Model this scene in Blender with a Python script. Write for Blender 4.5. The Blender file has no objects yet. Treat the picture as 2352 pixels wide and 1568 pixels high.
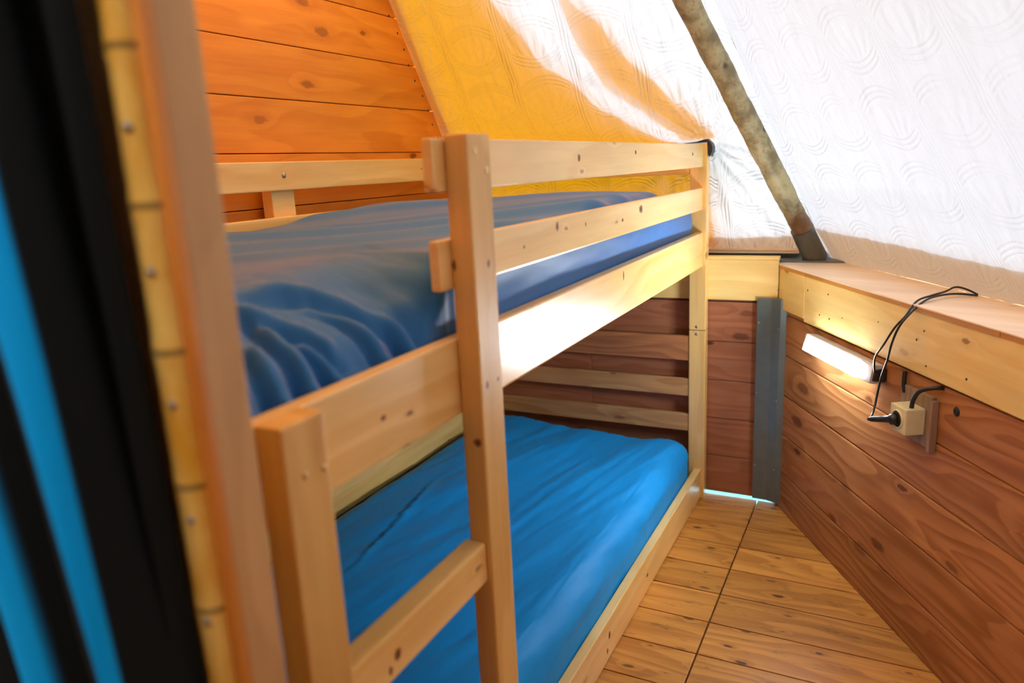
import bpy, bmesh, math, random
import numpy as np
from mathutils import Vector, Matrix, noise
random.seed(7)
C = bpy.context.scene.collection
D = bpy.data

# ------------------------------------------------------------------ constants
CAM = Vector((0.6529, -0.1144, 1.40))
FPX = 1701.4
TH = 0.5268
N = Vector((math.cos(TH), math.sin(TH), 0))        # outward normal of the right wall
S = Vector((math.sin(TH), -math.cos(TH), 0))       # along the right wall, towards the camera
YP = 2.812
P0 = Vector((0.291, 2.870, 0))                     # back right corner
SL = 1.553                                         # canvas slope dz/dy
PI = math.pi

def rw(s, off, z):                                 # right wall coordinates (off into the room)
    return P0 + S * s - N * off + Vector((0, 0, z))

# ------------------------------------------------------------------ node helpers
class NT:
    def __init__(s, mat):
        s.t = mat.node_tree; s.n = s.t.nodes; s.l = s.t.links
    def new(s, typ, **kw):
        x = s.n.new(typ)
        for k, v in kw.items(): setattr(x, k, v)
        return x
    def put(s, sock, v):
        if isinstance(v, bpy.types.NodeSocket): s.l.new(v, sock)
        else: sock.default_value = v
    def m(s, op, a, b=0.0, c=0.0, clamp=False):
        x = s.new('ShaderNodeMath', operation=op, use_clamp=clamp)
        s.put(x.inputs[0], a); s.put(x.inputs[1], b); s.put(x.inputs[2], c)
        return x.outputs[0]
    def vec(s, a, b, c):
        x = s.new('ShaderNodeCombineXYZ')
        for i, v in enumerate((a, b, c)): s.put(x.inputs[i], v)
        return x.outputs[0]
    def sep(s, v):
        x = s.new('ShaderNodeSeparateXYZ'); s.put(x.inputs[0], v); return x.outputs
    def noise(s, v, scale=1.0, detail=2.0, rough=0.5, dist=0.0):
        x = s.new('ShaderNodeTexNoise'); s.put(x.inputs['Vector'], v)
        x.inputs['Scale'].default_value = scale; x.inputs['Detail'].default_value = detail
        x.inputs['Roughness'].default_value = rough; x.inputs['Distortion'].default_value = dist
        return x.outputs[0]
    def ss(s, v, a, b):                             # smoothstep a..b -> 0..1
        x = s.new('ShaderNodeMapRange', interpolation_type='SMOOTHSTEP')
        s.put(x.inputs[0], v); x.inputs[1].default_value = a; x.inputs[2].default_value = b
        return x.outputs[0]
    def mix(s, f, a, b, mode='MIX'):
        x = s.new('ShaderNodeMix', data_type='RGBA', blend_type=mode)
        s.put(x.inputs[0], f)
        for i, v in ((6, a), (7, b)):
            if not isinstance(v, bpy.types.NodeSocket) and len(v) == 3: v = (*v, 1)
            s.put(x.inputs[i], v)
        return x.outputs[2]
    def bump(s, h, strength=0.3, dist=0.002):
        x = s.new('ShaderNodeBump'); s.put(x.inputs['Height'], h)
        x.inputs['Strength'].default_value = strength; x.inputs['Distance'].default_value = dist
        return x.outputs[0]

def base_mat(name):
    m = D.materials.new(name); m.use_nodes = True
    t = NT(m); b = t.n['Principled BSDF']
    return m, t, b

def plain(name, col, rough=0.5, metal=0.0, spec=0.5, bumpy=0.0):
    m, t, b = base_mat(name)
    g = t.new('ShaderNodeTexCoord').outputs['Object']
    n = t.noise(g, 25, 3)
    t.put(b.inputs['Base Color'], t.mix(n, tuple(c * .8 for c in col), tuple(min(1, c * 1.15) for c in col)))
    b.inputs['Roughness'].default_value = rough; b.inputs['Metallic'].default_value = metal
    b.inputs['Specular IOR Level'].default_value = spec
    if bumpy: t.put(b.inputs['Normal'], t.bump(t.noise(g, 120, 3), bumpy, .003))
    return m

def wood(name, light, dark, knot=(.12, .04, .015), rough=0.42, knots=0.45, grain=1.0, ring=7.0, coat=0.0,
         patch=None, patch_amt=0.0, vary=0.18, kscale=1.0, dirt=0.0, spec=.5, kr=1.0, rk=.38):
    """wc = (along the grain, across, depth) in metres plus an offset of its own for each board"""
    m, t, b = base_mat(name)
    a = t.new('ShaderNodeAttribute', attribute_name='wc').outputs['Vector']
    r = t.new('ShaderNodeAttribute', attribute_name='rn').outputs['Fac']
    u, v, w = t.sep(a)
    # knots
    kv = t.new('ShaderNodeTexVoronoi', voronoi_dimensions='2D', feature='F1')
    t.put(kv.inputs['Vector'], t.vec(t.m('MULTIPLY', u, 3.4 * kscale), t.m('ADD', t.m('MULTIPLY', v, 8.5 * kscale), t.m('MULTIPLY', w, 3.0)), 0.0))
    kv.inputs['Scale'].default_value = 1.0
    kr_, kg_, kb_ = t.sep(kv.outputs['Color'])
    have = t.m('LESS_THAN', kr_, knots)
    size = t.m('MULTIPLY_ADD', kg_, .11 * kr, .05 * kr)
    kd = t.m('ADD', kv.outputs['Distance'], t.m('MULTIPLY', t.m('SUBTRACT', t.noise(t.vec(t.m('MULTIPLY', u, 40.), t.m('MULTIPLY', v, 70.), 0.), 1, 3), .5), .12))
    kn = t.m('DIVIDE', kd, size)                                   # 1 at the rim of the knot
    core = t.m('MULTIPLY', t.m('SUBTRACT', 1.0, t.ss(kn, .55, 1.15)), have)
    halo = t.m('MULTIPLY', t.m('SUBTRACT', 1.0, t.ss(kn, .8, 3.2)), have)
    # growth rings
    n1 = t.noise(t.vec(t.m('MULTIPLY', u, .9), t.m('MULTIPLY', v, 5.), t.m('MULTIPLY', w, 5.)), 1.0, 2.0, .45)
    f = t.m('ADD', t.m('MULTIPLY', n1, ring * 1.6), t.m('MULTIPLY', v, 9.0 * grain))
    f = t.m('ADD', f, t.m('MULTIPLY', halo, .55))
    saw = t.m('FRACT', f)
    rings = t.m('MULTIPLY', t.ss(saw, .15, .85), t.m('SUBTRACT', 1.0, t.ss(saw, .9, 1.0)))
    fib = t.noise(t.vec(t.m('MULTIPLY', u, 5.), t.m('MULTIPLY', v, 170.), t.m('MULTIPLY', w, 170.)), 1.0, 3.0, .6)
    big = t.noise(t.vec(t.m('MULTIPLY', u, 2.2), t.m('MULTIPLY', v, 9.), w), 1.0, 3.0, .55)
    fib2 = t.ss(t.noise(t.vec(t.m('MULTIPLY', u, 2.2), t.m('MULTIPLY', v, 42.), t.m('MULTIPLY', w, 42.)), 1.0, 4.0, .62), .36, .66)
    g = t.m('ADD', t.m('MULTIPLY', rings, rk), t.m('MULTIPLY', fib, .32))
    g = t.m('ADD', g, t.m('MULTIPLY', fib2, .26), clamp=True)
    col = t.mix(g, light, dark)
    hs = t.new('ShaderNodeHueSaturation')
    t.put(hs.inputs['Value'], t.m('ADD', t.m('MULTIPLY_ADD', r, vary * 2, 1 - vary), t.m('MULTIPLY', t.m('SUBTRACT', big, .5), .5)))
    t.put(hs.inputs['Color'], col); hs.inputs['Saturation'].default_value = 1.0
    col = hs.outputs[0]
    if patch:
        pn = t.ss(t.noise(t.vec(t.m('MULTIPLY', u, 1.5), t.m('MULTIPLY', v, 4.), r), 1, 3, .6), .45, .7)
        col = t.mix(t.m('MULTIPLY', pn, patch_amt), col, patch)
    if dirt:
        dn = t.ss(t.noise(t.vec(t.m('MULTIPLY', u, 9.), t.m('MULTIPLY', v, 26.), r), 1, 5, .7), .56, .74)
        col = t.mix(t.m('MULTIPLY', dn, dirt), col, (.03, .014, .005))
    col = t.mix(t.m('MULTIPLY', halo, .30), col, dark)
    col = t.mix(t.m('MULTIPLY', core, t.m('MULTIPLY_ADD', kb_, .55, .35)), col, knot)
    t.put(b.inputs['Base Color'], col)
    b.inputs['Roughness'].default_value = rough
    b.inputs['Specular IOR Level'].default_value = spec
    if coat:
        b.inputs['Coat Weight'].default_value = coat; b.inputs['Coat Roughness'].default_value = .28
    t.put(b.inputs['Normal'], t.bump(t.m('ADD', g, t.m('MULTIPLY', core, -.6)), .22, .0015))
    return m

def cloth(name, col, sheen=.5, rough=.55, sheen_col=(1, 1, 1), fine=1.0):
    m, t, b = base_mat(name)
    g = t.new('ShaderNodeTexCoord').outputs['Object']
    n = t.noise(g, 3.0, 3)
    t.put(b.inputs['Base Color'], t.mix(n, tuple(c * .9 for c in col), tuple(min(1, c * 1.1) for c in col)))
    b.inputs['Roughness'].default_value = rough; b.inputs['Specular IOR Level'].default_value = .3
    b.inputs['Sheen Weight'].default_value = sheen
    b.inputs['Sheen Roughness'].default_value = .4
    b.inputs['Sheen Tint'].default_value = (*sheen_col, 1)
    x, y, z = t.sep(g)
    f = t.noise(t.vec(t.m('MULTIPLY', x, 14.), t.m('MULTIPLY', t.m('ADD', y, t.m('MULTIPLY', x, .7)), 5.), t.m('MULTIPLY', z, 14.)), 1.0, 4, .55)
    t.put(b.inputs['Normal'], t.bump(f, .25 * fine, .012))
    return m

# ------------------------------------------------------------------ mesh helpers
def empty(name, loc=(0, 0, 0)):
    o = D.objects.new(name, None); o.empty_display_size = .05; C.objects.link(o); o.location = loc
    return o

def tag(o, label=None, cat=None, group=None, kind=None):
    if label: o['label'] = label
    if cat: o['category'] = cat
    if group: o['group'] = group
    if kind: o['kind'] = kind
    return o

def link(name, me, mat, parent=None, smooth=False):
    o = D.objects.new(name, me); C.objects.link(o)
    for mm in (mat if isinstance(mat, (list, tuple)) else [mat]): me.materials.append(mm)
    if smooth:
        for p in me.polygons: p.use_smooth = True
    if parent:
        o.parent = parent
        o.matrix_parent_inverse = Matrix.Translation(-Vector(parent.location))
    return o

class MB:
    """collects boxes into one mesh; every box carries wood coordinates"""
    def __init__(s): s.v = []; s.f = []; s.wc = []; s.rn = []; s.mi = []; s.sm = []
    def hexa(s, corners, axis=0, bevel=0.0, mi=0, seed=None):
        """corners: 8 points, index = i + 2 j + 4 k ; axis = grain axis among i,j,k"""
        c = [Vector(p) for p in corners]
        e = [(c[1] - c[0]), (c[2] - c[0]), (c[4] - c[0])]
        L = [max(x.length, 1e-6) for x in e]; d = [x.normalized() for x in e]
        # order: grain axis, then the wider of the others
        oth = sorted([i for i in range(3) if i != axis], key=lambda i: -L[i])
        order = [axis] + oth
        R = random.Random(seed if seed is not None else random.random())
        off = Vector((R.uniform(0, 40), R.uniform(0, 40), R.uniform(0, 40))); rn = R.random()
        bm = bmesh.new()
        vs = [bm.verts.new(p) for p in c]
        for q in ((0, 2, 3, 1), (4, 5, 7, 6), (0, 1, 5, 4), (2, 6, 7, 3), (0, 4, 6, 2), (1, 3, 7, 5)):
            bm.faces.new([vs[i] for i in q])
        bmesh.ops.recalc_face_normals(bm, faces=bm.faces)
        if bevel: bmesh.ops.bevel(bm, geom=list(bm.edges), offset=bevel, segments=2, affect='EDGES', profile=.6)
        base = len(s.v); bm.verts.ensure_lookup_table(); bm.verts.index_update()
        for v in bm.verts:
            s.v.append(v.co.copy()); q = v.co - c[0]
            s.wc.append(Vector((q.dot(d[order[0]]), q.dot(d[order[1]]) + q.dot(d[order[2]]) * .0, q.dot(d[order[2]]))) + off)
            s.rn.append(rn)
        for f in bm.faces:
            s.f.append([base + v.index for v in f.verts]); s.mi.append(mi); s.sm.append(False)
        bm.free(); return s
    def box(s, a, b, axis=None, bevel=0.0, mi=0, seed=None):
        a = Vector(a); b = Vector(b)
        lo = [min(a[i], b[i]) for i in range(3)]; hi = [max(a[i], b[i]) for i in range(3)]
        if axis is None: axis = max(range(3), key=lambda i: hi[i] - lo[i])
        cs = [((hi if k & 1 else lo)[0], (hi if k & 2 else lo)[1], (hi if k & 4 else lo)[2]) for k in range(8)]
        return s.hexa(cs, axis, bevel, mi, seed)
    def wbox(s, s0, s1, o0, o1, z0, z1, axis=0, bevel=0.0, mi=0, seed=None):
        """box in right wall coordinates"""
        cs = [rw((s1 if k & 1 else s0), (o1 if k & 2 else o0), (z1 if k & 4 else z0)) for k in range(8)]
        return s.hexa(cs, axis, bevel, mi, seed)
    def raw(s, verts, faces, mi=0, smooth=False):
        base = len(s.v)
        for v in verts: v = Vector(v); s.v.append(v); s.wc.append(v); s.rn.append(.5)
        for f in faces: s.f.append([base + i for i in f]); s.mi.append(mi); s.sm.append(smooth)
        return s
    def mesh(s, name):
        me = D.meshes.new(name); me.from_pydata([tuple(v) for v in s.v], [], s.f)
        a = me.attributes.new('wc', 'FLOAT_VECTOR', 'POINT'); a.data.foreach_set('vector', np.array([tuple(v) for v in s.wc], dtype=np.float32).ravel())
        r = me.attributes.new('rn', 'FLOAT', 'POINT'); r.data.foreach_set('value', np.array(s.rn, dtype=np.float32))
        me.polygons.foreach_set('material_index', s.mi)
        me.polygons.foreach_set('use_smooth', s.sm)
        me.update(); return me
    def build(s, name, mat, parent=None):
        return link(name, s.mesh(name), mat, parent)

def tube_geo(pts, rads, seg=12, cap=True):
    pts = [Vector(p) for p in pts]; V = []; F = []
    if not hasattr(rads, '__len__'): rads = [rads] * len(pts)
    up = Vector((0, 0, 1)); prev = None
    for i, p in enumerate(pts):
        t = (pts[min(i + 1, len(pts) - 1)] - pts[max(i - 1, 0)]).normalized()
        if prev is None:
            x = t.cross(up)
            if x.length < .1: x = t.cross(Vector((1, 0, 0)))
        else: x = prev - t * prev.dot(t)
        x.normalize(); y = t.cross(x); prev = x
        for k in range(seg):
            a = 2 * PI * k / seg; V.append(p + (x * math.cos(a) + y * math.sin(a)) * rads[i])
    for i in range(len(pts) - 1):
        for k in range(seg):
            a = i * seg + k; b = i * seg + (k + 1) % seg
            F.append([a, b, b + seg, a + seg])
    if cap:
        F.append(list(range(seg))[::-1]); F.append([(len(pts) - 1) * seg + k for k in range(seg)])
    return V, F

def spline(pts, n=8):
    pts = [Vector(p) for p in pts]; P = [pts[0]] + pts + [pts[-1]]; out = []
    for i in range(1, len(P) - 2):
        for k in range(n):
            t = k / n; a, b, c, d = P[i - 1], P[i], P[i + 1], P[i + 2]
            out.append(.5 * ((2 * b) + (c - a) * t + (2 * a - 5 * b + 4 * c - d) * t * t + (3 * b - a - 3 * c + d) * t ** 3))
    out.append(pts[-1]); return out

def tube(name, pts, rads, mat, parent=None, seg=12, sm=True):
    b = MB(); V, F = tube_geo(pts, rads, seg); b.raw(V, F, 0, sm); return b.build(name, mat, parent)

def disc_head(b, c, n, r, h, mi=0, seg=10):        # small domed screw head
    c = Vector(c); n = Vector(n).normalized()
    V, F = tube_geo([c - n * .002, c + n * h * .6, c + n * h], [r, r, r * .6], seg); b.raw(V, F, mi, True)

# ------------------------------------------------------------------ materials
PINE = dict(light=(.93, .66, .26), dark=(.78, .45, .12), knot=(.20, .06, .015))
M = {}
M['pine'] = wood('pine_varnished', rough=.34, knots=.42, grain=.8, ring=3, coat=.35, vary=.06, kr=.5, **PINE)
M['pine_post'] = wood('pine_post', (.80, .52, .17), (.60, .32, .07), (.16, .05, .015), rough=.45, knots=.25, grain=.6, ring=3, vary=.08, kr=.7)
M['floor'] = wood('floor_boards', (.68, .33, .07), (.38, .15, .025), (.05, .018, .006), rough=.42, knots=.5, grain=1.2, ring=6, rk=.45, vary=.16, kscale=1.5, dirt=.6, spec=.4, kr=.8)
M['red'] = wood('larch_red_brown', (.54, .26, .10), (.32, .125, .038), (.09, .018, .008), rough=.5, knots=.38, grain=.8, ring=9, vary=.16, rk=.62, kr=1.15, patch=(.44, .17, .085), patch_amt=.4, kscale=.95, spec=.3)
M['red2'] = wood('larch_wall_back', (.46, .20, .10), (.30, .10, .045), (.08, .02, .01), rough=.5, knots=.45, grain=.8, ring=8, vary=.12, spec=.3)
M['orange'] = wood('spruce_wall_left', (.82, .32, .03), (.62, .19, .012), (.16, .035, .006), rough=.5, knots=.35, grain=.7, ring=4.5, rk=.36, vary=.1, kscale=1.1, spec=.3, kr=1.0)
M['yellow'] = wood('spruce_yellow', (.90, .72, .30), (.80, .54, .17), (.28, .12, .03), rough=.48, knots=.3, grain=.6, ring=5, vary=.05, kr=.6)
M['shelf'] = wood('shelf_board', (.92, .77, .60), (.87, .68, .49), (.5, .26, .12), rough=.5, knots=.2, grain=.4, ring=4, vary=.04, kr=.5)
M['edge'] = wood('board_edge', (.60, .30, .07), (.44, .19, .035), (.2, .07, .02), rough=.5, knots=.1, grain=1, ring=4, vary=.12)
M['larch'] = wood('larch_end_board', (.60, .36, .14), (.36, .15, .045), (.12, .04, .015), rough=.5, knots=.35, grain=1.6, ring=9, vary=.12, kr=.7)
M['redlarch'] = wood('red_end_board', (.50, .22, .08), (.25, .08, .03), rough=.5, knots=.1, grain=1.6, ring=9)
M['frame'] = wood('door_frame_wood', (.72, .45, .18), (.56, .32, .11), (.15, .06, .025), rough=.6, knots=.2, grain=.8, ring=5, vary=.05, patch=(.36, .21, .11), patch_amt=.6)
M['greywood'] = wood('weathered_plate', (.36, .27, .19), (.22, .15, .10), (.12, .07, .04), rough=.7, knots=0, grain=3, ring=4)
M['steel'] = plain('painted_grey_steel', (.15, .19, .19), .42, .35, .5, .05)
M['galv'] = plain('galvanised', (.13, .135, .12), .45, .6, .5, .1)
M['screw'] = plain('screw_metal', (.45, .42, .36), .35, .9)
M['brass'] = plain('brass_screw', (.75, .55, .25), .4, .6)
M['black'] = plain('black_rubber', (.012, .014, .016), .45, 0, .5)
M['dark'] = plain('dark_gap', (.03, .026, .024), .7)
M['cream'] = plain('cream_plastic', (.80, .78, .50), .35, 0, .5)
M['creamtop'] = M['cream']
M['whitepl'] = plain('white_plastic', (.75, .76, .78), .35)
M['cable'] = plain('black_cable', (.012, .016, .024), .32, 0, .6)
M['tarp'] = plain('blue_ground_sheet', (.01, .30, .36), .5)
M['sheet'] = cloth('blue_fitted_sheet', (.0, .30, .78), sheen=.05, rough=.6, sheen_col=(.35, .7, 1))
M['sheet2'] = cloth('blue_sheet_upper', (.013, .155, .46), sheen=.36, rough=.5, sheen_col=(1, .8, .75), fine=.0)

def mat_bamboo():
    m, t, b = base_mat('bamboo')
    a = t.new('ShaderNodeAttribute', attribute_name='wc').outputs['Vector']; x, y, z = t.sep(a)
    zz = t.m('DIVIDE', t.m('ADD', z, .0167), .1333)
    fr = t.m('ABSOLUTE', t.m('SUBTRACT', t.m('FRACT', zz), .5))
    node = t.m('SUBTRACT', 1.0, t.ss(fr, .012, .035))
    n = t.noise(t.vec(t.m('MULTIPLY', x, 30.), t.m('MULTIPLY', y, 30.), t.m('MULTIPLY', z, 9.)), 1, 3, .6)
    c = t.mix(t.ss(n, .35, .7), (.95, .72, .18), (.78, .44, .04))
    c = t.mix(t.m('MULTIPLY', node, .75), c, (.07, .045, .015))
    t.put(b.inputs['Base Color'], c); b.inputs['Roughness'].default_value = .3
    return m
M['bamboo'] = mat_bamboo()

def mat_pole():
    m, t, b = base_mat('peeled_pole')
    a = t.new('ShaderNodeAttribute', attribute_name='wc').outputs['Vector']; x, y, z = t.sep(a)
    n = t.noise(a, 14, 5, .62); n2 = t.noise(a, 45, 4, .6)
    c = t.mix(t.ss(n, .35, .62), (.18, .145, .065), (.40, .36, .19))
    c = t.mix(t.m('MULTIPLY', t.ss(n2, .55, .72), .7), c, (.20, .105, .045))
    low = t.m('SUBTRACT', 1.0, t.ss(t.m('ADD', z, t.m('MULTIPLY', n, .12)), 1.20, 1.28))
    c = t.mix(t.m('MULTIPLY', low, .75), c, (.17, .075, .028))
    kn = t.new('ShaderNodeTexVoronoi'); t.put(kn.inputs['Vector'], a); kn.inputs['Scale'].default_value = 7
    c = t.mix(t.m('SUBTRACT', 1.0, t.ss(kn.outputs['Distance'], .06, .13)), c, (.04, .022, .01))
    t.put(b.inputs['Base Color'], c); b.inputs['Roughness'].default_value = .55
    t.put(b.inputs['Normal'], t.bump(n2, .4, .004)); return m
M['pole'] = mat_pole()

def mat_canvas(bs):
    m, t, b = base_mat('quilted_canvas')
    out = t.n['Material Output']; t.n.remove(b)
    a = t.new('ShaderNodeAttribute', attribute_name='wc').outputs['Vector']; u, v, w = t.sep(a)
    ws = t.noise(t.vec(u, v, 0.), 5, 2)
    u2 = t.m('ADD', u, t.m('MULTIPLY', t.m('SUBTRACT', ws, .5), .03))
    fa = t.m('SUBTRACT', t.m('FRACT', t.m('DIVIDE', u2, .245)), .5)
    fb = t.m('SUBTRACT', t.m('FRACT', t.m('DIVIDE', v, .228)), .5)
    afa = t.m('ABSOLUTE', fa); afb = t.m('ABSOLUTE', fb)
    # double ribs between the columns
    rib = t.m('MULTIPLY', t.ss(afa, .40, .42), t.m('MULTIPLY_ADD', t.m('COSINE', t.m('MULTIPLY', afa, 2 * PI / .05)), .5, .5))
    # eye shaped arcs
    q = t.m('ADD', afb, t.m('MULTIPLY', t.m('MULTIPLY', fa, fa), 1.0))
    arcs = t.m('MULTIPLY', t.m('MULTIPLY', t.ss(q, .24, .27), t.m('SUBTRACT', 1.0, t.ss(q, .44, .47))), t.m('MULTIPLY_ADD', t.m('COSINE', t.m('MULTIPLY', q, 2 * PI / .07)), .5, .5))
    arcs = t.m('MULTIPLY', arcs, t.m('SUBTRACT', 1.0, t.ss(afa, .37, .40)))
    # fan of folds inside each eye
    k = t.m('DIVIDE', fa, t.m('ADD', .55, fb))
    fan = t.m('MULTIPLY', t.m('SUBTRACT', 1.0, t.ss(q, .18, .25)), t.m('MULTIPLY_ADD', t.m('COSINE', t.m('MULTIPLY', k, 22.0)), .5, .5))
    h = t.m('ADD', t.m('ADD', rib, t.m('MULTIPLY', arcs, .8)), t.m('MULTIPLY', fan, .8))
    amt = t.m('MULTIPLY_ADD', t.ss(t.noise(t.vec(u, v, 3.), 2.2, 2), .35, .65), .5, .5)
    h = t.m('MULTIPLY', h, amt)
    wr = t.noise(t.vec(t.m('MULTIPLY', u, 55.), t.m('MULTIPLY', v, 9.), 0.), 1, 4, .6, .6)
    wr2 = t.noise(t.vec(t.m('MULTIPLY', u, 14.), t.m('MULTIPLY', v, 5.), 1.), 1, 3, .6, .8)
    h = t.m('ADD', h, t.m('ADD', t.m('MULTIPLY', wr, 1.3), t.m('MULTIPLY', wr2, 1.6)))
    nb = t.bump(h, bs, .007)
    d = t.new('ShaderNodeBsdfDiffuse'); d.inputs[0].default_value = (.44, .425, .41, 1); t.put(d.inputs['Normal'], nb)
    tr = t.new('ShaderNodeBsdfTranslucent'); tr.inputs[0].default_value = (.235, .235, .235, 1); t.put(tr.inputs['Normal'], nb)
    mx = t.new('ShaderNodeMixShader'); mx.inputs[0].default_value = .6
    t.l.new(d.outputs[0], mx.inputs[1]); t.l.new(tr.outputs[0], mx.inputs[2]); t.l.new(mx.outputs[0], out.inputs[0])
    return m
M['canvas'] = mat_canvas(.62); M['canvas2'] = mat_canvas(.5); [setattr(n_.inputs[0], 'default_value', (.21, .21, .217, 1)) for n_ in M['canvas2'].node_tree.nodes if n_.type == 'BSDF_TRANSLUCENT']

def mat_tint_film():  # tints the light for the added films outside and overhead
    m, t, b = base_mat('yellow_film'); out = t.n['Material Output']; t.n.remove(b)
    tr = t.new('ShaderNodeBsdfTransparent'); tr.inputs[0].default_value = (1.0, .40, .0, 1)
    d = t.new('ShaderNodeBsdfDiffuse'); d.inputs[0].default_value = (.8, .4, .03, 1)
    mx = t.new('ShaderNodeMixShader'); mx.inputs[0].default_value = .1
    t.l.new(tr.outputs[0], mx.inputs[1]); t.l.new(d.outputs[0], mx.inputs[2]); t.l.new(mx.outputs[0], out.inputs[0]); return m
M['tint_film'] = mat_tint_film()

def mat_dim_film():  # dims and tans light through the added edge strips
    m, t, b = base_mat('dimming_film'); out = t.n['Material Output']; t.n.remove(b)
    tr = t.new('ShaderNodeBsdfTransparent'); tr.inputs[0].default_value = (.86, .68, .52, 1)
    d = t.new('ShaderNodeBsdfDiffuse'); d.inputs[0].default_value = (.6, .45, .3, 1)
    mx = t.new('ShaderNodeMixShader'); mx.inputs[0].default_value = .15
    t.l.new(tr.outputs[0], mx.inputs[1]); t.l.new(d.outputs[0], mx.inputs[2]); t.l.new(mx.outputs[0], out.inputs[0]); return m
M['dim_film'] = mat_dim_film()

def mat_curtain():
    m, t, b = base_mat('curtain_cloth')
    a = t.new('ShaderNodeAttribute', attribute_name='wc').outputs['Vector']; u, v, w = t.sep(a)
    # u is the stripe coordinate: broad blue bands between black ones
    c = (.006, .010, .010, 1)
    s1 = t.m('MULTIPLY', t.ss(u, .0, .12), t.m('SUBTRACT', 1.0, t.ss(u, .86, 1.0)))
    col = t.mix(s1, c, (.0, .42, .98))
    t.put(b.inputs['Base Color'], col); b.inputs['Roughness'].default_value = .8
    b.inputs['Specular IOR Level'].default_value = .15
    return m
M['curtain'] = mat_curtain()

def mat_emit(name, col, st):
    m, t, b = base_mat(name)
    t.put(b.inputs['Base Color'], (.9, .9, .9, 1)); b.inputs['Emission Color'].default_value = (*col, 1)
    b.inputs['Emission Strength'].default_value = st; return m
M['glow'] = mat_emit('lamp_diffuser', (.84, .93, 1.0), 75.0)

# ------------------------------------------------------------------ the setting
# floor: two strips of cross boards with a long joint between them
fl = MB(); bw = .1667
ys = [2.870 - .085 - bw * k for k in range(0, 20)]
def floor_strip(x0, x1, shift, seed):
    y_hi = 2.95; k = 0
    edges = [2.875] + [2.785 + shift - bw * i for i in range(21)]
    for i in range(len(edges) - 1):
        a, b = edges[i + 1], edges[i]
        # boards stop where the right wall passes
        fl.box((x0, a + .0024, -.03), (x1, b - .0024, 0), axis=0, bevel=.0015, seed=seed + i)
floor_strip(-1.10, .2195, 0.0, 100); floor_strip(.2245, 1.34, .0, 300); floor_strip(1.345, 2.5, .06, 500)
fl.box((-1.1, -.6, -.05), (2.5, 2.872, -.031), mi=1)
tag(fl.build('floor', [M['floor'], M['dark']]), kind='structure')
tag(MB().box((-6, -4, -.40), (7, 9, -.36)).build('ground', M['tarp']), kind='structure')
# keep the floor inside the tent: boards beyond the right wall are under the wall line

# back wall boards
wb = MB(); hb = .165
for k in range(5):
    z0 = .0127 + hb * k
    joint = [-1.10, -.50, P0.x + .02] if k in (2, 3) else [-1.10, P0.x + .02]
    for i in range(len(joint) - 1):
        wb.box((joint[i] + .0008, P0.y, z0 + .0012), (joint[i + 1], P0.y + .03, z0 + hb - .0012), axis=0, bevel=.0025, seed=40 + k * 3 + i)
wb.box((-1.10, P0.y + .008, .016), (P0.x + .02, P0.y + .028, .84), mi=1)
wb.box((-1.10, P0.y, .842), (P0.x, P0.y + .03, .99), axis=0, seed=77)
tag(wb.build('wall_back', [M['red2'], M['dark']]), kind='structure')

# right wall boards
wr_ = MB(); hr = .1604
for k in range(6):
    z0 = hr * k
    wr_.wbox(-.01, 3.1, -.03, 0, z0 + .0014, z0 + hr - .0014, bevel=.0045, seed=62 + k)
wr_.wbox(-.01, 3.1, -.028, -.008, .0, .95, mi=1)
tag(wr_.build('wall_right', [M['red'], M['dark']]), kind='structure')

# left wall boards, ends cut along the slope of the tent
wl = MB(); zs = [1.315 + .1643 * k for k in range(-8, 9)]
def y_plane(z): return 3.029 - (z - .99) / SL
for k in range(len(zs) - 1):
    z0, z1 = zs[k] + .0012, zs[k + 1] - .0012
    ya, yb = min(y_plane(z0) - .002, 2.87), min(y_plane(z1) - .002, 2.87)
    c = [(-1.095, .36, z0), (-1.07, .36, z0), (-1.095, ya, z0), (-1.07, ya, z0), (-1.095, .36, z1), (-1.07, .36, z1), (-1.095, yb, z1), (-1.07, yb, z1)]
    wl.hexa(c, axis=1, bevel=.0025, seed=11 + k)
for z in [1.48 + .055 * i for i in range(12)]:      # nail heads along the sloping end
    y = y_plane(z) - .035 - (.012 if int(z * 100) % 2 else 0)
    disc_head(wl, (-1.07, y, z), (1, 0, 0), .0042, .002, 1, 8)
zb_ = 1.237
wl.box((-1.10, .36, 0), (-1.09, 2.87, zb_), mi=2)
wl.hexa([(-1.10, .36, zb_), (-1.09, .36, zb_), (-1.10, 2.865, zb_), (-1.09, 2.865, zb_), (-1.10, .36, 2.6), (-1.09, .36, 2.6), (-1.10, y_plane(2.6) - .005, 2.6), (-1.09, y_plane(2.6) - .005, 2.6)], axis=1, mi=2)
tag(wl.build('wall_left', [M['orange'], M['black'], M['dark']]), kind='structure')

# top boards on the walls
b = MB(); b.box((-1.06, P0.y - .016, .848), (.279, P0.y, 1.008), axis=0, bevel=.002, seed=5)
tag(b.build('trim_1', M['yellow']), kind='structure')
b = MB(); b.box((-1.06, P0.y - .020, 1.0085), (.281, P0.y + .02, 1.0205), axis=0, bevel=.0015, seed=6)
tag(b.build('trim_2', M['yellow']), kind='structure')
b = MB(); b.wbox(.004, .2235, 0, .014, .822, .976, bevel=.002, seed=8)
tag(b.build('trim_3', M['yellow']), kind='structure')
b = MB(); b.wbox(.2265, 3.0, 0, .014, .812, .976, bevel=.002, seed=19)
for s, z, r in ((.25, .93, .0035), (.40, .94, .003), (.345, .86, .003), (.415, .86, .0035), (.90, .90, .0035), (.93, .93, .003), (.95, .84, .003), (1.11, .85, .0035), (.50, .88, .002), (.71, .91, .002)):
    disc_head(b, rw(s, .014, z), -N, r, .0012, 1, 8)
tag(b.build('trim_4', [M['yellow'], M['black']]), kind='structure')
b = MB()
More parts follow.
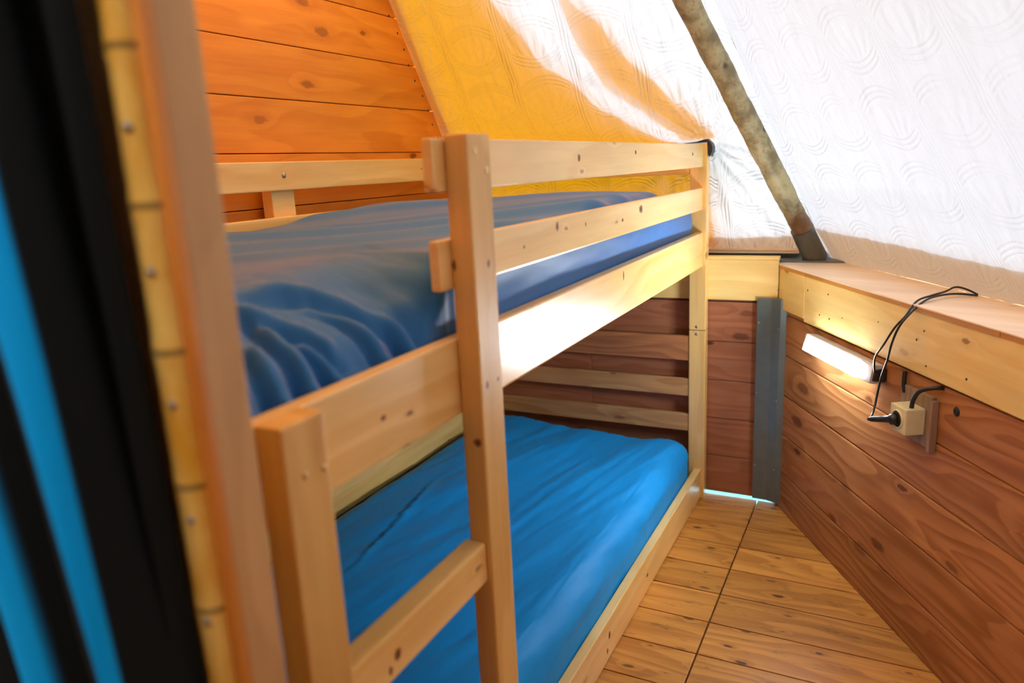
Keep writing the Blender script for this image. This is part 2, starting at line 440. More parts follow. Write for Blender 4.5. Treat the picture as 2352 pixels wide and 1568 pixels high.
for i, (a, c) in enumerate(((.0, .2235), (.225, .37), (.3705, .82), (.8205, 1.21), (1.2105, 3.0))):
    b.wbox(a, c, -.005, .016 + .0015 * (i % 2), .9765, .9885, bevel=.0008, seed=90 + i)
tag(b.build('trim_5', M['edge']), kind='structure')
b = MB()
c = [rw(-.02, .018, .989), rw(3.0, .018, .989), rw(-.22, -.225, .989), rw(3.0, -.225, .989), rw(-.02, .018, .993), rw(3.0, .018, .993), rw(-.22, -.225, .993), rw(3.0, -.225, .993)]
b.hexa(c, axis=0, bevel=.0008, seed=31)
tag(b.build('trim_6', M['shelf']), kind='structure')
# wood batten holding the lower edge of the back canvas, dark gutter below it
b = MB(); b.box((-1.06, 2.985, 1.028), (.335, 3.02, 1.036), axis=0, bevel=.001); b.box((-1.06, 2.98, 1.018), (.335, 3.02, 1.026), axis=0, bevel=.001)
tag(b.build('trim_7', M['shelf']), kind='structure')
b = MB(); b.box((-1.1, 2.90, .96), (.55, 3.04, 1.0), axis=0); b.box((-1.1, 3.025, 1.0), (.47, 3.04, 1.05), axis=0)
tag(b.build('trim_8', M['steel']), kind='structure')
# added strips outside the canvas foot and left edge, dimming light through it
b = MB(); zt = 1.085
c = []
for k in range(8):
    x = .34 if k & 1 else -1.1; o = .035 if k & 2 else .012; z = zt if k & 4 else .99
    c.append((x, y_plane(z) + o * .84 + .0, z + o * .54))
b.hexa(c, axis=0)
tag(b.build('added_dim_strip_1', M['dim_film']), kind='structure')
b = MB(); c = []
for k in range(8):
    sft = 3.0 if k & 1 else -.02; o = .035 if k & 2 else .012; z = (zt + (-.035 if k & 1 else .035)) if k & 4 else .985
    c.append(rw(sft, -(.21 - (z - .99) / SL) - o * .84, z + o * .54))
b.hexa(c, axis=0)
tag(b.build('added_dim_strip_2', M['dim_film']), kind='structure')
b = MB(); c = []
for k in range(8):
    x = -1.035 if k & 1 else -1.1; o = .035 if k & 2 else .012; z = 2.6 if k & 4 else .99
    c.append((x, y_plane(z) + o * .84, z + o * .54))
b.hexa(c, axis=2)
tag(b.build('added_dim_strip_3', M['dim_film']), kind='structure')

# ------------------------------------------------------------------ tent canvas
def fbm(x, y, z=0.0): return noise.fractal(Vector((x, y, z)), 1.0, 2.0, 3)
def hip_x(z): k = (z - .99) / SL; return (1.9067 - k - .5028 * (3.029 - k)) / .8644
nrm1 = Vector((0, SL, 1)).normalized()
def push_out(x, z):                                 # the bed presses the canvas outwards up to the post top
    need = max(0.0, 2.885 - y_plane(z)) if z < 1.462 else (2.885 - y_plane(1.462)) * math.exp(-(z - 1.462) / (.05 + .05 / (1 + math.exp(-(x + .3) / .06))))
    wx = 1.0 if x < .03 else math.exp(-((x - .03) / .09))
    if x < -.95: wx *= max(0.0, min(1.0, (x + 1.072) / .12))
    return need * wx
def canvas_back():
    nu, nv = 300, 220; V = []; W = []
    for j in range(nv + 1):
        z = 1.028 + (2.62 - 1.028) * (j / nv) ** 1.15
        x1 = hip_x(z)
        for i in range(nu + 1):
            x = -1.072 + (x1 + 1.072) * i / nu
            sl = (z - .99) * 1.19
            p = Vector((x, y_plane(z), z))
            p.y += push_out(x, z)
            # folds radiating from the bed post
            dx, dz = x - .0, sl - (1.462 - .99) * 1.19
            r = math.hypot(dx, dz); th = math.atan2(dz, dx)
            amp = .0075 * math.exp(-r / .38) * min(1, r / .06)
            f = amp * (math.sin(th * 19 + 2.5 * fbm(x * 3, z * 3)) + .5 * math.sin(th * 37 + 3 * fbm(x * 5, z * 5, 4)))
            edge = min(1, (x + 1.072) / .05, (x1 - x) / .05)
            f += .010 * fbm(x * 3.0, sl * 1.6, 2) * edge + .0045 * fbm(x * 26 + sl * 4, sl * 4, 7) * edge
            f += .003 * fbm(x * 30, sl * 30, 9) * math.exp(-max(0, z - 1.03) / .06) * 1.5
            p += nrm1 * f
            V.append(p); W.append((x + 8.02 , sl + 8.0, 0))
    return V, W, nu, nv
def canvas_right():
    nu, nv = 300, 200; V = []; W = []
    for j in range(nv + 1):
        z = .9935 + (2.62 - .9935) * (j / nv) ** 1.15
        k = (z - .99) / SL
        H = Vector((hip_x(z), y_plane(z), 0)); s0 = (H - P0).dot(S)
        for i in range(nu + 1):
            s = s0 + (3.0 - s0) * (i / nu) ** 1.5
            sl = (z - .99) * 1.19
            e = min(1, (s - s0) / .05)
            f = .010 * fbm(s * 2.2, sl * 1.4, 12) * e + .0035 * fbm(s * 22 - sl * 5, sl * 4, 17) * e
            f -= .018 * math.exp(-sl / .05) * (.5 + fbm(s * 7, 3, 3)) * 0
            p = rw(s, -(.21 - k), z) + Vector((N.x * .84, N.y * .84, .54)) * f
            V.append(p); W.append((s + 20.09, sl + 20.06, 0))
    return V, W, nu, nv
def canvas_mesh(name, fn):
    V, W, nu, nv = fn(); F = []
    for j in range(nv):
        for i in range(nu):
            a = j * (nu + 1) + i; F.append([a, a + 1, a + nu + 2, a + nu + 1])
    me = D.meshes.new(name); me.from_pydata([tuple(v) for v in V], [], F)
    a = me.attributes.new('wc', 'FLOAT_VECTOR', 'POINT'); a.data.foreach_set('vector', np.array(W, dtype=np.float32).ravel())
    o = link(name, me, M['canvas' if name == 'ceiling_back' else 'canvas2'], smooth=True); return tag(o, kind='structure')
canvas_mesh('ceiling_back', canvas_back); canvas_mesh('ceiling_right', canvas_right)

# added yellow film outside the back canvas, cut to streak the sunlight
SUN = Vector((.38, .70, .62)).normalized()
def tint_film_pt(x, z, near=False):
    dist = .16 if not near else .05 + .14 * math.exp(-(((x + .05) / .22) ** 2 + ((z - 1.46) / .13) ** 2))
    p = Vector((x, y_plane(z), z)); return p + SUN * (dist / SUN.dot(nrm1))
A = [(-.648, 1.979), (-.58, 1.87), (-.52, 1.759), (-.43, 1.699), (-.37, 1.614), (-.22, 1.511), (-.16, 1.473)]
Bl = [(-.399, 1.949), (-.374, 1.816), (-.319, 1.678), (-.179, 1.564), (-.08, 1.473)]
Br = [(-.361, 1.944), (-.285, 1.872), (-.224, 1.767), (-.153, 1.692), (-.041, 1.576), (.042, 1.481)]
def edge_x(line, z):
    L = sorted((q[1], q[0]) for q in line)
    if z <= L[0][0]: return L[0][1]
    for (z0, x0), (z1, x1) in zip(L, L[1:]):
        if z <= z1: return x0 + (x1 - x0) * (z - z0) / (z1 - z0)
    return L[-1][1]
lineA = A + [(-.10, 1.44), (-.06, 1.40), (.02, 1.32), (.02, 1.0), (-.80, 2.2), (-1.0, 2.75)]
lineBl = Bl + [(-.42, 2.2)]; lineBr = Br + [(-.41, 2.2)]
def film(name, lo, hi, z0, z1, nz=60, nx=24):
    V = []; F = []
    for j in range(nz + 1):
        z = z0 + (z1 - z0) * j / nz; a, b_ = lo(z), hi(z)
        for i in range(nx + 1):
            x = a + (b_ - a) * i / nx
            V.append(Vector((x, y_plane(z) + push_out(x, z), z)) + nrm1 * .022 + SUN * .028)
    for j in range(nz):
        for i in range(nx): q = j * (nx + 1) + i; F.append([q, q + 1, q + nx + 2, q + nx + 1])
    bb = MB(); bb.raw(V, F, 0, True); tag(bb.build(name, M['tint_film']), kind='structure')
film('added_tint_film', lambda z: -1.25, lambda z: edge_x(lineA, z), 1.04, 2.75)
film('added_tint_strip', lambda z: edge_x(lineBl, z), lambda z: edge_x(lineBr, z), 1.474, 2.2)

# the rest of the tent room, behind and above the camera
M['ycanvas'] = None
def yel():
    m, t, b = base_mat('yellow_canvas'); out = t.n['Material Output']; t.n.remove(b)
    d = t.new('ShaderNodeBsdfDiffuse'); d.inputs[0].default_value = (.8, .45, .15, 1)
    tr = t.new('ShaderNodeBsdfTranslucent'); tr.inputs[0].default_value = (.90, .40, .12, 1)
    mx = t.new('ShaderNodeMixShader'); mx.inputs[0].default_value = .6
    t.l.new(d.outputs[0], mx.inputs[1]); t.l.new(tr.outputs[0], mx.inputs[2]); t.l.new(mx.outputs[0], out.inputs[0]); return m
M['ycanvas'] = yel(); M['yfilm'] = mat_tint_film(); [setattr(n_.inputs[0], 'default_value', (1.0, .50, .09, 1)) for n_ in M['yfilm'].node_tree.nodes if n_.type == 'BSDF_TRANSPARENT']
b = MB(); b.raw([(-1.1, .9, 2.62), (.95, .9, 2.62), (.95, 2.1, 2.62), (-1.1, 2.1, 2.62)], [[0, 1, 2, 3]])
tag(b.build('added_warm_film', M['yfilm']), kind='structure')  # unseen yellow film added overhead to warm the light on the bed
b = MB()
for k in range(16):
    b.box((-1.1, -1.64, k * .165), (2.6, -1.6, k * .165 + .163), axis=0, bevel=.002, seed=800 + k)
    b.box((-1.14, -1.6, k * .165), (-1.1, .36, k * .165 + .163), axis=1, bevel=.002, seed=830 + k)
b.box((.35, -1.6, 2.63), (3.2, .9, 2.66), axis=0); b.box((-1.1, .36, 2.63), (.35, .9, 2.66), axis=0)
b.hexa([(1.85, .27, 0), (1.89, .27, 0), (2.56, -1.6, 0), (2.60, -1.6, 0), (1.85, .27, 2.62), (1.89, .27, 2.62), (2.56, -1.6, 2.62), (2.60, -1.6, 2.62)], axis=1)
tag(b.build('wall_entrance', M['red']), kind='structure')
tag(MB().box((-1.1, -1.6, -.03), (2.6, -.6, 0)).build('floor_front', M['floor']), kind='structure')

# ------------------------------------------------------------------ tent pole
pp = [(.034, 2.392, 1.887), (.123, 2.528, 1.675), (.213, 2.668, 1.459), (.262, 2.742, 1.344), (.322, 2.834, 1.20), (.352, 2.880, 1.13), (.372, 2.925, 1.06)]
top = Vector(pp[0]) + (Vector(pp[0]) - Vector(pp[2])) * 1.7
pts = spline([top] + pp, 10)
root = tag(empty('tent_pole', (.372, 2.925, 1.0)), 'peeled round wooden tent pole rising along the seam of the canvas from the wall corner', 'pole')
b = MB(); V, F = tube_geo(pts, .038, 24)
for i, v in enumerate(V):
    c = pts[i // 24]; d = v - c
    V[i] = c + d * (1 + .09 * fbm(v.x * 9, v.y * 9, v.z * 9) + .05 * fbm(v.x * 40, v.y * 40, v.z * 40))
b.raw(V, F, 0, True); b.build('pole', M['pole'], root)
sl0 = Vector((.353, 2.884, 1.122)); sl1 = Vector((.402, 2.955, .998))
b = MB(); V, F = tube_geo([sl0, sl0 + (sl1 - sl0) * .3, sl0 + (sl1 - sl0) * .65, sl1], [.041, .042, .043, .045], 24)
for i, v in enumerate(V): V[i] = v + (v - (sl0 + sl1) / 2) * .06 * fbm(v.x * 30, v.y * 30, v.z * 30)
b.raw(V, F, 0, False); b.build('metal_sleeve', M['galv'], root)

# ------------------------------------------------------------------ metal corner post
root = tag(empty('corner_post', (.25, 2.84, 0)), 'grey folded metal corner post joining the back wall to the right wall', 'post')
b = MB()
Aq, Bq, Cq = (.205, 2.838), (.2605, 2.836), (.294, 2.822)
ring_ = [Aq, Bq, Cq, (.325, 2.828), (.297, 2.868), (.205, 2.866)]
V = [(x, y, .022) for x, y in ring_] + [(x, y, .862) for x, y in ring_]
n = 6; b.raw(V, [list(range(n))[::-1], [n + i for i in range(n)]] + [[i, (i + 1) % n, n + (i + 1) % n, n + i] for i in range(n)])
o = b.build('metal_profile', M['steel'], root)
bv = o.modifiers.new('b', 'BEVEL'); bv.width = .002; bv.segments = 2
for (x, z) in ((.2125, .764), (.2125, .477), (.2125, .171)):
    b = MB(); disc_head(b, (x, 2.838, z), (0, -1, 0), .0042, .003); b.build('screw', M['screw'], root)
for z in (.745, .455, .165):
    b = MB(); disc_head(b, (.2895, 2.8240, z), (-.4, -1, 0), .0032, .003); b.build('screw', M['screw'], root)

# ------------------------------------------------------------------ bunk bed
bed = tag(empty('bunk_bed', (-.47, 1.6, 0)), 'varnished pine bunk bed with guard rails and a short ladder, standing along the left wall', 'bunk bed')
Z = dict(z1t=1.4521, z1b=1.3671, z2t=1.2899, z2b=1.2058, z3t=1.1196, z3b=.985, z4t=.1312)
def knots(b, lst, n, along):
    """small oval pin knots lying in the face of a board: (point, half length, half height)"""
    n = Vector(n); al = Vector(along); ac = n.cross(al)
    for (c, ra, rb) in lst:
        c = Vector(c) + n * .0002; R_ = random.Random(int(c.y * 1e4)); V = []
        for k in range(16):
            t = 2 * PI * k / 16; q = 1 + R_.uniform(-.14, .14); V.append(c + al * (math.cos(t) * ra * q) + ac * (math.sin(t) * rb * q))
        b.raw(V + [c + (v - c) * .55 + n * .0001 for v in V], [list(range(16))], 1)
        b.raw([c + (v - c) * .55 + n * .0002 for v in V], [list(range(16))], 2)
    return b
M['knot'] = plain('knot_rim', (.40, .17, .05), .45); M['knotd'] = plain('knot_core', (.13, .045, .02), .45)
KM = lambda m: [M[m], M['knot'], M['knotd']]
def rail(name, x0, x1, y0, y1, z0, z1, seed, mat='pine', bev=.004, kn=()):
    b = MB().box((x0, y0, z0), (x1, y1, z1), axis=1, bevel=bev, seed=seed)
    knots(b, [((x1, y, z), a, c) for (y, z, a, c) in kn], (1, 0, 0), (0, 1, 0))
    return b.build(name, KM(mat), bed)
rail('guard_rail', -.020, 0, .905, YP, Z['z1b'], Z['z1t'], 201, kn=((1.53, 1.415, .009, .009), (1.96, 1.425, .008, .006), (2.634, 1.416, .010, .006)))
rail('guard_rail', -.020, 0, .905, YP, Z['z2b'], Z['z2t'], 214, kn=((2.004, 1.265, .016, .012), (1.39, 1.27, .008, .011), (1.561, 1.26, .004, .005), (1.22, 1.245, .004, .004), (1.837, 1.247, .008, .005)))
rail('side_rail', -.030, 0, .418, YP, Z['z3b'], Z['z3t'], 223, kn=((1.838, 1.095, .006, .013), (.721, 1.05, .007, .005)))
rail('side_rail', -.030, 0, .418, YP, .006, Z['z4t'], 234, kn=((2.039, .064, .010, .007), (1.664, .079, .009, .012), (1.645, .040, .006, .009)))
rail('guard_rail', -1.0036, -.9836, .418, 2.70, Z['z1b'], Z['z1t'], 241)
rail('guard_rail', -1.0036, -.9836, .418, 2.80, Z['z2b'], Z['z2t'], 252)
rail('side_rail', -1.0036, -.9736, .418, YP, Z['z3b'], Z['z3t'], 263)
rail('side_rail', -1.0036, -.9736, .418, YP, .27, .40, 274)
rail('guard_rail_block', -1.045, -1.0046, 1.576, 1.672, 1.02, 1.45, 281)
# posts at the far end: upper stands on lower
def post(x0, x1, y0, y1, z0, z1, seed): return MB().box((x0, y0, z0), (x1, y1, z1), axis=2, bevel=.0035, seed=seed).build('post', M['pine_post' if False else 'pine'], bed)
post(-.053, .013, YP, YP + .045, .7275, 1.4555, 301); post(-.053, .013, YP, YP + .045, 0, .7255, 312)
post(-1.045, -.975, YP, YP + .045, .7275, 1.3, 303); post(-1.045, -.975, YP, YP + .045, 0, .7255, 304)
post(-.053, .0, .372, .417, 0, 1.45, 305); post(-1.045, -.975, .372, .417, 0, 1.45, 306)
# cross boards at the far end
def cross(z0, z1, seed, y0=YP + .004, th=.02, mat='larch', x0=-.974, x1=-.054):
    return MB().box((x0, y0, z0), (x1, y0 + th, z1), axis=0, bevel=.003, seed=seed).build('end_board', M[mat], bed)
cross(.597, .700, 401, mat='redlarch'); cross(.445, .519, 412); cross(.292, .366, 423)
cross(1.342, 1.425, 434, mat='pine'); cross(.985, 1.1196, 445, mat='pine')
cross(1.342, 1.425, 446, y0=.385, mat='pine'); cross(.985, 1.1196, 447, y0=.385, mat='pine'); cross(.02, .1312, 448, y0=.385, mat='pine')
# boards carrying the mattresses
for zc in (1.02, .075):
    for k in range(11):
        y = .50 + k * .215
        MB().box((-.972, y, zc - .018), (-.031, y + .09, zc), axis=0, bevel=.002, seed=460 + k).build('bed_slat', M['larch'], bed)
# ladder uprights and rung
T = .0433
ub = MB().box((.0005, .940, 0), (T, 1.0197, 1.4575), axis=2, bevel=.0045, seed=505)
for c_, n_, ra, rb in (((T, .991, 1.243), (1, 0, 0), .008, .005), ((T, .962, 1.035), (1, 0, 0), .008, .005), ((T, 1.002, 1.035), (1, 0, 0), .005, .004), ((.03, .94, .935), (0, -1, 0), .008, .009), ((.006, .94, 1.246), (0, -1, 0), .010, .005)): knots(ub, [(c_, ra, rb)], n_, (0, 0, 1))
ub.build('ladder_upright', KM('pine_post'), bed)
MB().box((.0005, .4758, 0), (T, .5508, 1.122), axis=2, bevel=.0045, seed=512).build('ladder_upright', M['pine_post'], bed)
for z in (.668, .28):
    rb_ = MB().box((-.008, .5508, z), (.034, .940, z + .077), axis=1, bevel=.005, seed=523 if z > .5 else 531)
    if z > .5: knots(rb_, [((.034, .660, .703), .009, .010), ((.034, .640, .688), .005, .008)], (1, 0, 0), (0, 1, 0))
    rb_.build('ladder_rung', KM('pine'), bed)
# screws
def screw(c, n, r=.005, mat='brass', par=bed, nm='screw', h=.0012):
    b = MB(); disc_head(b, c, n, r, h); return b.build(nm, M[mat], par)
for (y, z) in ((.966, 1.430), (1.003, 1.399), (.507, 1.053), (.540, 1.050)): screw((T, y, z), (1, 0, 0), .0062 if z > 1.2 else .005)
for z in (.741, .711): screw((-.022, YP, z), (0, -1, 0), .0055, 'screw', h=.003)
screw((-.9836, 1.614, 1.412), (1, 0, 0), .008, 'screw', nm='bolt', h=.004)
for (y, z) in ((1.03, .822), (1.02, .80)): pass

# ------------------------------------------------------------------ mattresses
def mattress(name, x0, x1, y0, y1, z0, ztop, r, disp, nx, ny, nz, mat):
    """rounded block; disp(x, y, z, n) moves the surface"""
    V = {}; verts = []; faces = []
    def key(i, j, k):
        if (i, j, k) not in V:
            V[(i, j, k)] = len(verts); verts.append((i, j, k))
        return V[(i, j, k)]
    def quad(a, b_, c, d): faces.append([key(*a), key(*b_), key(*c), key(*d)])
    for i in range(nx):
        for j in range(ny):
            quad((i, j, nz), (i + 1, j, nz), (i + 1, j + 1, nz), (i, j + 1, nz)); quad((i, j, 0), (i, j + 1, 0), (i + 1, j + 1, 0), (i + 1, j, 0))
    for j in range(ny):
        for k in range(nz):
            quad((nx, j, k), (nx, j + 1, k), (nx, j + 1, k + 1), (nx, j, k + 1)); quad((0, j, k), (0, j, k + 1), (0, j + 1, k + 1), (0, j + 1, k))
    for i in range(nx):
        for k in range(nz):
            quad((i, 0, k), (i + 1, 0, k), (i + 1, 0, k + 1), (i, 0, k + 1)); quad((i, ny, k), (i, ny, k + 1), (i + 1, ny, k + 1), (i + 1, ny, k))
    out = []
    for (i, j, k) in verts:
        # denser rows near the front long edge
        fx = 1 - (1 - i / nx) ** 1.35
        x = x0 + (x1 - x0) * fx; y = y0 + (y1 - y0) * j / ny; zt = ztop(x, y); z = z0 + (zt - z0) * k / nz
        p = Vector((x, y, z))
        q = Vector((min(max(x, x0 + r), x1 - r), min(max(y, y0 + r), y1 - r), min(max(z, z0 + r * .3), zt - r)))
        d = p - q
        if d.length > 1e-6:
            dn = d.normalized(); L = max(abs(d.x), abs(d.y), abs(d.z)); p = q + dn * min(L, r); n = dn
        else: n = Vector((0, 0, 1))
        out.append(p + n * disp(p, n))
    me = D.meshes.new(name); me.from_pydata([tuple(v) for v in out], [], faces)
    return link(name, me, mat, smooth=True)

def seg_d(px, py, pts):                             # signed distance to a polyline and position along it
    best = 1e9; sgn = 1; tt = 0; n = len(pts) - 1
    for i in range(n):
        ax, ay = pts[i]; bx, by = pts[i + 1]; vx, vy = bx - ax, by - ay; L2 = vx * vx + vy * vy
        t = max(0, min(1, ((px - ax) * vx + (py - ay) * vy) / L2)); dx, dy = px - ax - t * vx, py - ay - t * vy; d = math.hypot(dx, dy)
        if d < best: best = d; sgn = 1 if vx * dy - vy * dx > 0 else -1; tt = (i + t) / n
    return best, sgn, tt
creases = [([(-.62, 2.28), (-.60, 2.10), (-.52, 1.90), (-.50, 1.72)], .018, .016), ([(-.80, 2.05), (-.74, 1.80), (-.70, 1.52), (-.66, 1.30)], .012, .018),
           ([(-.42, 1.52), (-.40, 1.36), (-.36, 1.20)], .007, .012), ([(-.36, 1.50), (-.34, 1.34), (-.28, 1.18)], .006, .01),
           ([(-.50, 1.40), (-.44, 1.22), (-.40, 1.02)], .006, .012)]
def disp_low(p, n):
    d = .0
    up = max(0, n.z)
    a = p.x * 1.0 - p.y * .22
    d += .010 * fbm(a * 6, p.y * 1.3, 3) * up + .004 * fbm(a * 22, p.y * 2.6, 5)
    if p.z > .2:
        for pts, h, w in creases:
            ds, sg, t = seg_d(p.x, p.y, pts)
            if ds < .08: d += .8 * h * math.sin(PI * t) * (math.exp(-(ds / w) ** 2) if sg > 0 else -.4 * math.exp(-(ds / w) ** 2) + .9 * math.exp(-(ds / (2.5 * w)) ** 2) * .4)
    if n.x > .3 and n.z > .1: d += .007 * math.sin(p.y * 9 + 1.5 * fbm(p.y * 2, 0, 1)) * n.x
    return d
def top_low(x, y): return .285 + .035 * max(0, min(1, (-x - .45) / .5)) - .012 * max(0, (y - 2.5) / .3)
o = mattress('mattress', -.955, -.034, .43, 2.80, .077, top_low, .085, disp_low, 130, 230, 14, M['sheet'])
tag(o, 'lower bunk mattress in a smooth bright blue fitted sheet near the floor', 'mattress')
GATHERS = [([(-.205, .60), (-.169, .684), (-.163, .722), (-.145, .753), (-.117, .781), (-.086, .806), (-.064, .83), (-.040, .839), (-.02, .847)], .020, .0105),
    ([(-.14, .71), (-.121, .744), (-.10, .759), (-.071, .764), (-.046, .769), (-.02, .779)], .015, .009),
    ([(-.15, .60), (-.133, .63), (-.116, .646), (-.099, .659), (-.085, .673), (-.064, .68), (-.05, .69)], .017, .009),
    ([(-.17, .60), (-.147, .617), (-.118, .611), (-.093, .606), (-.073, .611), (-.05, .604), (-.02, .60)], .017, .0095),
    ([(-.095, .64), (-.079, .647), (-.059, .653), (-.041, .659), (-.02, .663)], .015, .008),
    ([(-.11, .56), (-.092, .559), (-.065, .55), (-.042, .546), (-.02, .54)], .018, .010),
    ([(-.16, .50), (-.11, .495), (-.06, .485), (-.02, .48)], .015, .010),
    ([(-.13, .80), (-.10, .83), (-.07, .87), (-.04, .885), (-.02, .895)], .006, .012)]
def disp_up(p, n):
    up = max(0, n.z); d = .006 * fbm(p.x * 3, p.y * 1.0, 21) * up
    c = p.y * .77 - p.x * .64 + .05 * fbm(p.x * 1.5, p.y * 1.5, 2)      # broad soft folds across the bed
    for c0, h, w in ((.98, .012, .035), (1.16, .019, .045), (1.42, .017, .05), (1.60, .006, .03), (1.86, .012, .05)):
        d += h * math.exp(-((c - c0) / w) ** 2) * up
    # gathers running from the rail up over the sagging near edge
    if p.y < 1.02 and p.x > -.24 and p.z > 1.08:
        for pts, h, w in GATHERS:
            ds, sg, t = seg_d(p.x, p.y, pts)
            if ds < .07:
                k = min(1, 4 * t, 1.0) if t < .5 else min(1, 6 * (1 - t) + .35)
                d += k * h * (-1.0 * math.exp(-(ds / w) ** 2) + .75 * math.exp(-((ds * sg - 2.2 * w) / (1.6 * w)) ** 2))
        d += .004 * fbm(p.x * 7, p.y * 26, 14)
    if n.x > .3 and p.y > 1.0: d += (.007 * math.sin(p.z * 34 + p.y * 2.2) + .003 * fbm(p.y * 4, p.z * 30, 5)) * (1 - up)
    return d
def top_up(x, y):
    flat = top_flat(x, y)
    if y < 1.0:
        slope = 1.135 + (-.034 - x) * .645
        k = min(1, (1.0 - y) / .12)
        lo = -math.log(math.exp(-flat / .012) + math.exp(-slope / .012)) * .012 if abs(flat - slope) < .3 else min(flat, slope)
        flat = flat * (1 - k) + lo * k
    return flat
def top_flat(x, y):
    return 1.258 + .045 * math.exp(-((y - 2.05) / .42) ** 2) - .02 * max(0, (.9 - y)) + .012 * max(0, -x - .5)
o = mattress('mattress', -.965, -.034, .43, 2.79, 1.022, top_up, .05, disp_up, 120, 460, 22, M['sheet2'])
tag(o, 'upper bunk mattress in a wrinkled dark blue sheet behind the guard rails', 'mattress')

# black rubber cover on the top of the far post
capo = tag(empty('post_cap', (-.01, 2.835, 1.456)), 'black cloth pad folded over the top of the far bed post under the canvas', 'pad')
b = MB(); V = []; F = []
prof = [(-.075, 1.4575), (-.03, 1.4605), (.0, 1.468), (.012, 1.4685), (.026, 1.455), (.032, 1.440), (.031, 1.422), (.022, 1.404), (.016, 1.412), (.0165, 1.440), (.012, 1.4575)]
for y in (2.812, 2.822, 2.85, 2.862):
    for (x, z) in prof: V.append((x, y, z + (.002 if y in (2.822, 2.85) else 0)))
n = len(prof)
for j in range(3):
    for i in range(n): a = j * n + i; c = j * n + (i + 1) % n; F.append([a, c, c + n, a + n])
F += [list(range(n))[::-1], [3 * n + i for i in range(n)]]
b.raw(V, F, 0, False); b.build('pad', M['black'], capo)

# ------------------------------------------------------------------ door frame with bamboo cover strip, curtain
b = MB(); b.box((.040, .352, 0), (.087, .3985, 2.4), axis=2, bevel=.002, seed=601)
tag(b.build('door_1', M['frame']), kind='structure')
b = MB(); b.box((.0745, .340, 0), (.0885, .3515, 2.4), axis=2, bevel=.003, seed=602)
tag(b.build('trim_12', wood('orange_bark_strip', (.72, .30, .04), (.52, .17, .02), rough=.5, knots=0, grain=1, ring=3)), kind='structure')
b = MB(); b.box((-1.06, .36, 0), (.039, .371, 2.4), axis=2)
tag(b.build('wall_front', M['frame']), kind='structure')
root = tag(empty('bamboo_strip', (.054, .325, 0)), 'yellow split bamboo cane screwed upright to the door frame beside the curtain', 'bamboo cane')
b = MB(); V = []; F = []; seg = 18; zs_ = [i * .0111 for i in range(0, 205)]
for z in zs_:
    fr = ((z + .0167) / .1333 + .5) % 1.0; fr = min(fr, 1 - fr)
    r = .0180 + .0022 * math.exp(-(fr / .05) ** 2) - .0022 * math.exp(-(fr / .02) ** 2) + .001 * fbm(z * 3, 0, 0)
    for k in range(seg):
        a = PI + PI * k / (seg - 1); V.append((.0575 + math.cos(a) * r, .345 + math.sin(a) * r, z))
for j in range(len(zs_) - 1):
    for k in range(seg - 1): a = j * seg + k; F.append([a, a + 1, a + seg + 1, a + seg])
    F.append([j * seg + seg - 1, j * seg, (j + 1) * seg, (j + 1) * seg + seg - 1])
b.raw(V, F, 0, True); b.build('cane', M['bamboo'], root)
for z in (1.450, 1.325, 1.20, 1.082, .972):
    b = MB(); disc_head(b, (.0635, .3285, z), (0, -1, 0), .0045, .003); b.build('screw', M['screw'], root)

# curtain: broad folds; blue and black bands run down the cloth
def curtain():
    # (x, y, stripe) outline of the folds in plan; stripe 0..1 = blue band
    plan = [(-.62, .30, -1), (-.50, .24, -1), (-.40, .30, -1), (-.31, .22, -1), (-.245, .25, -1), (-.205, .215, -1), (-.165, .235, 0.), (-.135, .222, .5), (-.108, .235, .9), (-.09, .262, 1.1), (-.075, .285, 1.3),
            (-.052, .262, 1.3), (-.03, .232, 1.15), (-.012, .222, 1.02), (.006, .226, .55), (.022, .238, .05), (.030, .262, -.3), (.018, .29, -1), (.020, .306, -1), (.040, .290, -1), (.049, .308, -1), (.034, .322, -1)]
    P = spline([Vector((a, y, st)) for a, y, st in plan], 6)
    b = MB(); V = []; F = []; W = []; nz = 60; n = len(P)
    for j in range(nz + 1):
        z = .02 + 2.25 * j / nz
        for i, q in enumerate(P):
            w = .010 * fbm(q.x * 6, z * 1.2, 3) * (1 - q.x * 0)
            edge = max(0, min(1, (.05 - q.x) / .06))
            sh = ((z - 1.28) * .15 - .014) * edge        # the cloth leans slightly as it hangs
            st = q.z
            V.append(Vector((q.x - sh + w * edge, q.y + w * .5, z))); W.append(Vector((st, z, 0)))
    for j in range(nz):
        for i in range(n - 1): a = j * n + i; F.append([a, a + 1, a + n + 1, a + n])
    b.raw(V, F, 0, True); b.wc = W
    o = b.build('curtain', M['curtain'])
    sd = o.modifiers.new('s', 'SOLIDIFY'); sd.thickness = .002
    return tag(o, 'hanging curtain coloured in broad black and blue bands at the left edge, beside the bamboo', 'curtain')
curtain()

# ------------------------------------------------------------------ tube lamp on the right wall
root = tag(empty('wall_lamp', rw(.5, 0, .755)), 'lit white strip lamp mounted low on the brown right wall', 'lamp')
def prism(name, s0, s1, prof, mat, par, bev=.003):
    n = len(prof); V = [rw(s0, o, z) for o, z in prof] + [rw(s1, o, z) for o, z in prof]
    b = MB(); b.raw(V, [list(range(n))[::-1], [n + i for i in range(n)]] + [[i, (i + 1) % n, n + (i + 1) % n, n + i] for i in range(n)])
    o = b.build(name, mat, par)
    if bev: m = o.modifiers.new('b', 'BEVEL'); m.width = bev; m.segments = 3
    return o
prism('housing', .315, .745, [(.002, .742), (.030, .732), (.050, .7355), (.041, .7885), (.038, .791), (.002, .786)], M['whitepl'], root, .002)
prism('diffuser', .322, .676, [(.0362, .782), (.0512, .7345), (.060, .7365), (.0455, .786)], M['glow'], root, .003)
tube('end_cap', [rw(.297, .03, .779), rw(.318, .03, .775)], .008, M['whitepl'], root, 12)
